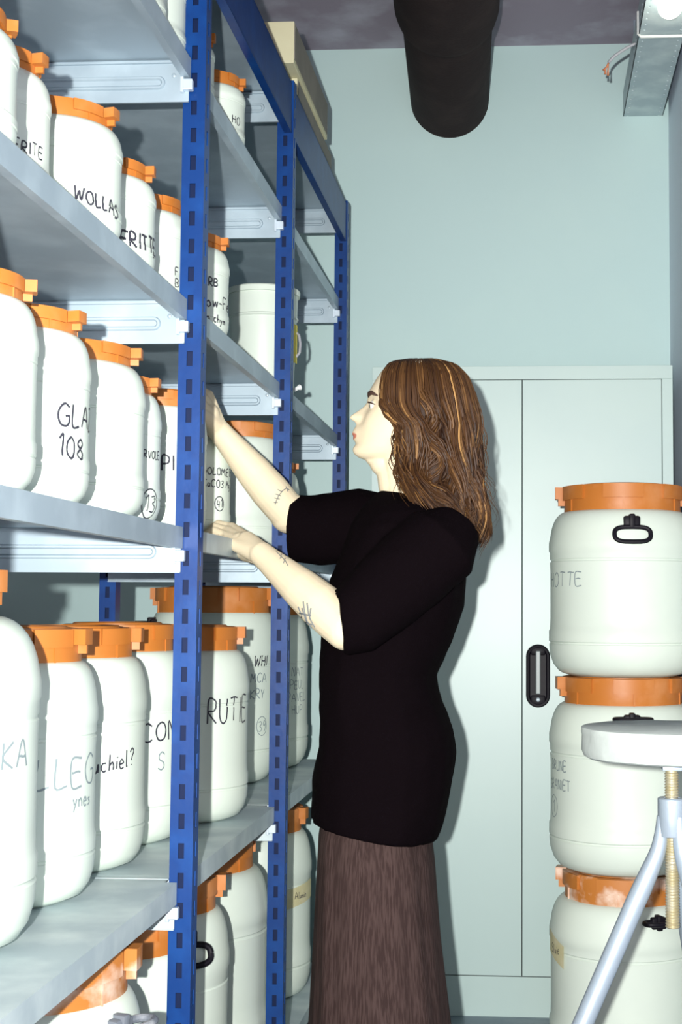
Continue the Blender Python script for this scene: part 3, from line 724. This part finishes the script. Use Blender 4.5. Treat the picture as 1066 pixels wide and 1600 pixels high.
while yv <= 718:
    xf0, xb, hw_ = interp(base, yv); (xf,) = interp(prof, yv); (sg_,) = interp(sig, yv)
    pf = at(xf0, yv, PY); pb = at(xb, yv, PY); px_ = at(xf, yv, PY).x
    mid = (pf.x+pb.x)/2; half = (pb.x-pf.x)/2; ring = []
    N = 96
    for k in range(N):
        a = 2*PI*k/N; c, s = math.cos(a), math.sin(a)
        ex = 1.0 if c > 0 else .88
        x = mid+half*math.copysign(abs(c)**ex, c); y = hw_*s*(1 if c > 0 else (1-.10*abs(c)))
        if c < 0:
            x += (px_-pf.x)*math.exp(-(y/sg_)**2)
            # eye sockets
            x += .0065*math.exp(-((abs(y)-.030)/.015)**2-((yv-634)/9)**2)
            # nostril wings
            x -= .0030*math.exp(-((abs(y)-.013)/.005)**2-((yv-654)/5)**2)
            # cheek
            x -= .003*math.exp(-((abs(y)-.036)/.018)**2-((yv-660)/16)**2)
        ring.append((x, PY+y, pf.z))
    rings.append(ring); yv += 1.25
loft(bm, rings)
# neck, trunk
nb = [at(630, 690, PY), at(633, 740, PY), at(640, 800, PY), at(640, 850, PY)]
capsule(bm, nb, [.052, .046, .048, .06])
capsule(bm, [at(586, 712, PY), at(600, 722, PY)], [.022, .03])
capsule(bm, [at(598+12, 728, PY), at(602+16, 760, PY)], [.030, .035])
for sg in (-1, 1):
    capsule(bm, [at(630, 815, PY), at(640, 845, PY+sg*.13)], [.035, .045])
capsule(bm, [at(630, 870, PY), at(622, 960, PY), at(610, 1060, PY), at(600, 1180, PY), at(600, 1260, PY)], [.085, .085, .075, .085, .085])
for sg in (-1, 1):
    ball(bm, at(632, 880, PY+sg*.06), .09); ball(bm, at(600, 1220, PY+sg*.06), .08)
    hip = at(594, 1260, PY+sg*.065)
    capsule(bm, [hip, Vector((hip.x-.0, hip.y, .48)), Vector((hip.x+.02, hip.y, .30)), Vector((hip.x+.03, hip.y, .07))], [.062, .052, .050, .034])
    capsule(bm, [Vector((hip.x+.03, hip.y, .05)), Vector((hip.x-.13, hip.y, .035))], [.035, .025])
# arms
NS, NE, NW = at(690, 848, 2.70), at(542, 981, 2.665), at(409, 866, 2.800)
FS, FE, FW = at(645, 835, 3.03), at(452, 803, 3.04), at(338, 668, 2.915)
capsule(bm, [NS, NE], [.050, .042])
def forearm(E, W, r0=.041, r1=.025):
    pts = []; rd = []
    for t, q in ((0, 1.0), (.12, 1.02), (.28, 1.03), (.5, .93), (.72, .76), (.9, .63), (1, .585)):
        pts.append(E.lerp(W, t)); rd.append(r0*q)
    capsule(bm, pts, rd, 20)
forearm(NE, NW, .043); capsule(bm, [FS, FE], [.050, .043]); forearm(FE, FW, .0405)
# near hand, laid on the shelf edge
def finger(pts, r0, r1):
    n = len(pts); P_ = [at(*p) for p in pts]
    rr_ = [r0+(r1-r0)*k/(n-1) for k in range(n)]
    for k in (1, 2):
        if k < n: rr_[k] *= 1.04
    capsule(bm, P_, rr_, 14)
mcp = [(362, 824, 2.925), (356, 830, 2.905), (354, 838, 2.882), (357, 847, 2.860)]
for m_ in mcp:
    a, b_ = NW, at(*m_); capsule(bm, [a.lerp(b_, .0), a.lerp(b_, .35), a.lerp(b_, .7), b_], [.0232, .0195, .0150, .0112], 14)
capsule(bm, [NW, at(386, 845, 2.85)], [.0235, .020])
capsule(bm, [NE.lerp(NW, .86), NW, NW.lerp(at(380, 845, 2.86), .5)], [.0258, .0248, .0225])
ball(bm, at(380, 842, 2.865), .020, (1.3, 1.2, .75))
finger([mcp[0], (341, 819, 2.945), (331, 826, 2.95), (326, 835, 2.95)], .0098, .0072)
finger([mcp[1], (335, 823, 2.925), (325, 831, 2.925), (320, 839, 2.925)], .0098, .0072)
finger([mcp[2], (334, 829, 2.90), (323, 835, 2.895), (317, 841, 2.89)], .0094, .0070)
finger([mcp[3], (341, 841, 2.865), (331, 843, 2.86), (324, 847, 2.855)], .0084, .0064)
capsule(bm, [at(398, 868, 2.83), at(384, 868, 2.88), at(373, 862, 2.91), at(362, 856, 2.93)], [.017, .013, .011, .0085], 14)
# far hand, closing on the drum lid
mf = [(326, 617, 2.905), (319, 623, 2.885), (315, 633, 2.862), (313, 645, 2.848)]
for m_ in mf:
    b_ = at(*m_); capsule(bm, [FW, FW.lerp(b_, .4), FW.lerp(b_, .75), b_], [.0230, .0185, .0145, .0110], 14)
ball(bm, FW.lerp(at(320, 633, 2.88), .55), .021, (1, 1.2, 1.2))
finger([mf[0], (312, 609, 2.90), (303, 613, 2.88), (298, 622, 2.872)], .0100, .0074)
finger([mf[1], (304, 614, 2.87), (294, 619, 2.85), (289, 628, 2.84)], .0100, .0074)
finger([mf[2], (300, 625, 2.848), (290, 630, 2.83), (285, 639, 2.82)], .0096, .0072)
finger([mf[3], (299, 640, 2.836), (291, 644, 2.82), (288, 650, 2.81)], .0086, .0066)
capsule(bm, [FW.lerp(at(*mf[3]), .2), at(322, 662, 2.895), at(312, 659, 2.89), at(302, 656, 2.885)], [.017, .0125, .0105, .0085], 14)
for sg in (-1, 1): ball(bm, at(588, 633, PY+sg*.0305), .0122)
# ear
ball(bm, at(648, 652, PY-.078), .017, (.7, .35, 1.1))
pl(bm)
body = link('body', bm, skin, per, True)
rm = body.modifiers.new('fuse', 'REMESH'); rm.mode = 'VOXEL'; rm.voxel_size = .0021; rm.use_smooth_shade = True
sm = body.modifiers.new('soft', 'SMOOTH'); sm.iterations = 11; sm.factor = .5

# eyes, brow
for sg in (-1, 1):
    c = at(585.3, 633.8, PY+sg*.0305)-PO
    bm = bmesh.new(); ball(bm, c, .0112, seg=24); e = link('eye', bm, M['eye'], per, True)
    bm = bmesh.new(); ball(bm, c+Vector((-.0085, sg*.002, -.001)), .0052, (.5, 1, 1), 14); link('iris', bm, M['iris'], e, True)
    bm = bmesh.new(); tube(bm, [at(578, 630, PY+sg*.018)-PO, at(575.5, 628.5, PY+sg*.030)-PO, at(580, 629.5, PY+sg*.040)-PO, at(586, 632, PY+sg*.046)-PO], [.0010, .0018, .0016, .0008], 6); link('eyelash', bm, M['brow'], per, True)
    bm = bmesh.new(); tube(bm, [at(576, 619, PY+sg*.016)-PO, at(576.5, 615, PY+sg*.028)-PO, at(581, 613.5, PY+sg*.040)-PO, at(590, 618, PY+sg*.052)-PO], [.0022, .0032, .0028, .001], 8, flat=1.6); link('eyebrow', bm, M['brow'], per, True)

# t-shirt
def section(xf, xb, yf, yb, hw_, pw=.8, Yc=PY, N=72, fold=0):
    A = at(xf, yf, Yc); B = at(xb, yb, Yc); out = []
    for k in range(N):
        a = 2*PI*k/N; c, s = math.cos(a), math.sin(a)
        u = .5+.5*math.copysign(abs(c)**pw, c)
        r_ = 1+fold*math.sin(a*9+A.z*6)+fold*.6*math.sin(a*17+1+A.z*3)
        x = A.x+(B.x-A.x)*(.5+(u-.5)*r_); z = A.z+(B.z-A.z)*u
        out.append(Vector((x, Yc+hw_*math.copysign(abs(s)**.9, s)*r_, z)))
    return out
bm = bmesh.new()
T = [(766, 594, 640, 768, 776, .066), (774, 586, 655, 776, 780, .080), (784, 577, 678, 786, 784, .100), (794, 567, 702, 797, 791, .130), (808, 558, 722, 812, 801, .158), (828, 548, 725, 832, 822, .180), (865, 534, 727, 868, 860, .188),
     (905, 520, 727, 905, 902, .186), (950, 512, 724, 950, 948, .180), (1000, 505, 706, 1000, 1000, .172), (1055, 501, 680, 1055, 1055, .166), (1095, 501, 690, 1090, 1098, .170), (1135, 501, 706, 1130, 1140, .178),
     (1170, 500, 712, 1160, 1178, .182), (1215, 493, 706, 1200, 1225, .184), (1255, 493, 696, 1240, 1275, .184), (1285, 491, 687, 1266, 1305, .182), (1288, 490, 680, 1273, 1312, .180)]
rg = []
for i, t in enumerate(T): rg.append(section(t[1], t[2], t[3], t[4], t[5], fold=.006 if i > 5 else 0))
loft(bm, rg)
tube(bm, [NS+Vector((.02, .03, .03)), NS, NS.lerp(NE, .5), NS.lerp(NE, .93), at(535, 973, 2.665)], [.055, .080, .078, .066, .060], 28)
tube(bm, [FS+Vector((.03, 0, 0)), FS, FS.lerp(FE, .45), at(500, 828, 3.04), at(459, 826, 3.045)], [.06, .076, .080, .076, .072], 28)
pl(bm)
sh = link('t_shirt', bm, M['shirt'], per, True)
rm = sh.modifiers.new('fuse', 'REMESH'); rm.mode = 'VOXEL'; rm.voxel_size = .005; rm.use_smooth_shade = True
sm = sh.modifiers.new('soft', 'SMOOTH'); sm.iterations = 3
tx = bpy.data.textures.new('cloth_creases', 'CLOUDS'); tx.noise_scale = .09
dm = sh.modifiers.new('creases', 'DISPLACE'); dm.texture = tx; dm.strength = .010; dm.mid_level = .5
# skirt
bm = bmesh.new()
K = [(1262, 506, 668, .150), (1300, 501, 673, .158), (1350, 499, 679, .165), (1450, 495, 687, .175), (1600, 487, 703, .19), (1750, 478, 722, .205), (1860, 472, 735, .215)]
loft(bm, [section(a, b_, y, y, h, pw=.85, N=144, fold=.004+.0035*i) for i, (y, a, b_, h) in enumerate(K)])
pl(bm); link('skirt', bm, M['skirt'], per, True)
for sg in (-1, 1):
    hip = at(600, 1260, PY+sg*.08); bm = bmesh.new()
    capsule(bm, [Vector((hip.x+.055, hip.y, .045)), Vector((hip.x-.02, hip.y, .048)), Vector((hip.x-.15, hip.y, .035))], [.040, .044, .036]); 
    box(bm, hip.x-.185, hip.x+.095, hip.y-.035, hip.y+.035, .001, .018, .006)
    pl(bm); s_ = link('shoe', bm, M['shoe'], per, True); r_ = s_.modifiers.new('fuse', 'REMESH'); r_.mode = 'VOXEL'; r_.voxel_size = .006; r_.use_smooth_shade = True

# hair
hairm = bpy.data.materials.new('brown_hair'); hairm.use_nodes = True; nt = hairm.node_tree; b = nt.nodes['Principled BSDF']
at_ = nt.nodes.new('ShaderNodeAttribute'); at_.attribute_name = 'tone'; cr = nt.nodes.new('ShaderNodeValToRGB')
cr.color_ramp.elements[0].color = (.018, .007, .003, 1); cr.color_ramp.elements[1].color = (.36, .20, .07, 1)
e_ = cr.color_ramp.elements.new(.55); e_.color = (.062, .027, .009, 1); e_ = cr.color_ramp.elements.new(.82); e_.color = (.17, .085, .028, 1)
nt.links.new(at_.outputs['Fac'], cr.inputs[0]); nt.links.new(cr.outputs[0], b.inputs['Base Color'])
b.inputs['Roughness'].default_value = .5; b.inputs['Specular IOR Level'].default_value = .28
HT = [(561, 640, 680, .003), (563.5, 632, 686, .018), (565, 626, 690, .026), (568, 612, 704, .042), (574, 602, 716, .060), (590, 594, 731, .080), (615, 590, 740, .092), (640, 591, 746, .098), (658, 602, 749, .101), (672, 617, 750, .103), (700, 617, 749, .106), (730, 614, 751, .110), (760, 622, 754, .118), (790, 632, 757, .128), (815, 642, 759, .140), (850, 650, 759, .150)]
def hp_(th, yv, sh=1.0):
    xf, xb, hw_ = interp(HT, yv)
    A = at(xf, yv, PY); B = at(xb, yv, PY); c, s = math.cos(th), math.sin(th)
    m_ = (A.x+B.x)/2; h_ = (B.x-A.x)/2
    return Vector((m_+h_*sh*math.copysign(abs(c)**.62, c), PY+hw_*sh*math.copysign(abs(s)**.85, s), A.z))
bm = bmesh.new()
# under-volume
rings = []
for yv in [563, 565, 569, 575, 585, 600, 620, 640, 655, 668, 685, 700, 720, 740, 760, 780, 795, 806]:
    rings.append([hp_(2*PI*k/48, yv, .90 if yv < 790 else .72) for k in range(48)])
# keep the under-volume off the face: pull its front behind the hairline
for ring in rings:
    for k, p in enumerate(ring):
        c = math.cos(2*PI*k/48)
        if c < -.55: 
            q = at(612, 600, PY).x
            p.x = max(p.x, q+.010)
loft(bm, rings)
tl = bm.verts.layers.float.new('tone')
for v in bm.verts: v[tl] = .1
rnd = random.Random(11)
def strand(th0, y1, r0, tone, layer, wv_amp=1.0, lift=0):
    n = 26; pts = []; rad = []
    lk = round(th0*7+.8*math.sin(th0*19)); ph = (lk*2.399) % 6.28+rnd.uniform(-.35, .35); fr = 4.6+1.6*math.sin(lk*1.7)
    drift = rnd.uniform(-.05, .05)
    y0 = 561.5+rnd.uniform(0, 5)
    for k in range(n+1):
        t = k/n; yv = y0+(y1-y0)*t
        th = th0*(1-.0*(1-t))+drift*t
        am = wv_amp*max(0, t-.2)*2.1
        th += am*.085*math.sin(fr*t*PI+ph)
        p = hp_(th, yv, layer)
        off = am*.0085*math.sin(fr*t*PI+ph+1.3)
        nrm = Vector((math.cos(th), math.sin(th), 0))
        p = p+nrm*(off+lift*t)
        pts.append(p)
        rad.append(r0*(.75+.5*math.sin(PI*min(1, t*1.1)))*(1 if t < .8 else max(.12, (1-t)/.2)))
    before = len(bm.verts)
    rs = tube(bm, pts, rad, 5, cap=False)
    for ring in rs:
        for v in ring: v[tl] = tone
TH = PI*.80
for i in range(1500):
    th = rnd.uniform(-TH, TH)
    front = abs(th)/TH
    lock = math.sin(th*23)+.6*math.sin(th*41+2)
    tone = min(1, max(0, .36+.20*lock+rnd.gauss(0, .18)+(.18 if front > .85 else 0)))
    yend = 812+26*max(0, math.cos(th))+rnd.gauss(0, 9)+8*math.sin(th*13)
    if front > .86: yend = rnd.choice([rnd.uniform(690, 740), rnd.uniform(760, 800)])
    strand(th, yend, rnd.uniform(.0012, .0030), tone, rnd.uniform(.93, 1.01))
for i in range(60):
    th = rnd.uniform(-TH, TH); strand(th, rnd.uniform(780, 850), .0005, .6, 1.03, 1.5, rnd.uniform(0, .012))
pl(bm)
me = bpy.data.meshes.new('hair'); bm.to_mesh(me); bm.free(); me.materials.append(hairm)
for p in me.polygons: p.use_smooth = True
hair = bpy.data.objects.new('hair', me); COL.objects.link(hair); hair.parent = per

# tattoos drawn on the forearms
bpy.context.view_layer.update()
dg = bpy.context.evaluated_depsgraph_get(); ev = body.evaluated_get(dg); bv = BVHTree.FromObject(body, dg)
def on_skin(px, py):
    o = Vector((0, 0, EYE))-PO; d = (at(px, py, 3.0)-Vector((0, 0, EYE))).normalized()
    hit = bv.ray_cast(o, d)
    return (hit[0]-d*.0008) if hit[0] else None
def tattoo(strokes, wd):
    bm = bmesh.new(); ok = False
    for s in strokes:
        P = []
        for a, b_ in zip(s, s[1:]):
            for k in range(4): P.append((a[0]+(b_[0]-a[0])*k/4, a[1]+(b_[1]-a[1])*k/4))
        P.append(s[-1]); Q = [q for q in (on_skin(*p) for p in P) if q is not None]
        if len(Q) > 1: tube(bm, Q, wd, 5); ok = True
    o = link('tattoo', bm, M['tattoo'], per, True)
tattoo([[(434, 765), (440, 768), (447, 763), (452, 765)], [(441, 768), (436, 774), (433, 780), (430, 788)], [(431, 772), (439, 775)], [(429, 778), (437, 780)], [(428, 785), (434, 785)], [(447, 760), (450, 768)]], .0009)
tattoo([[(466, 948), (472, 962), (468, 975), (478, 985)], [(474, 940), (476, 955), (480, 970), (490, 985)], [(480, 942), (482, 958), (487, 972)], [(468, 958), (486, 962)], [(466, 968), (488, 976)], [(486, 950), (484, 966), (492, 980)], [(472, 950), (478, 968), (484, 984)]], .0014)
tattoo([[(432, 862), (438, 868), (446, 876), (450, 884)], [(440, 866), (438, 873)], [(446, 872), (443, 880)]], .0008)
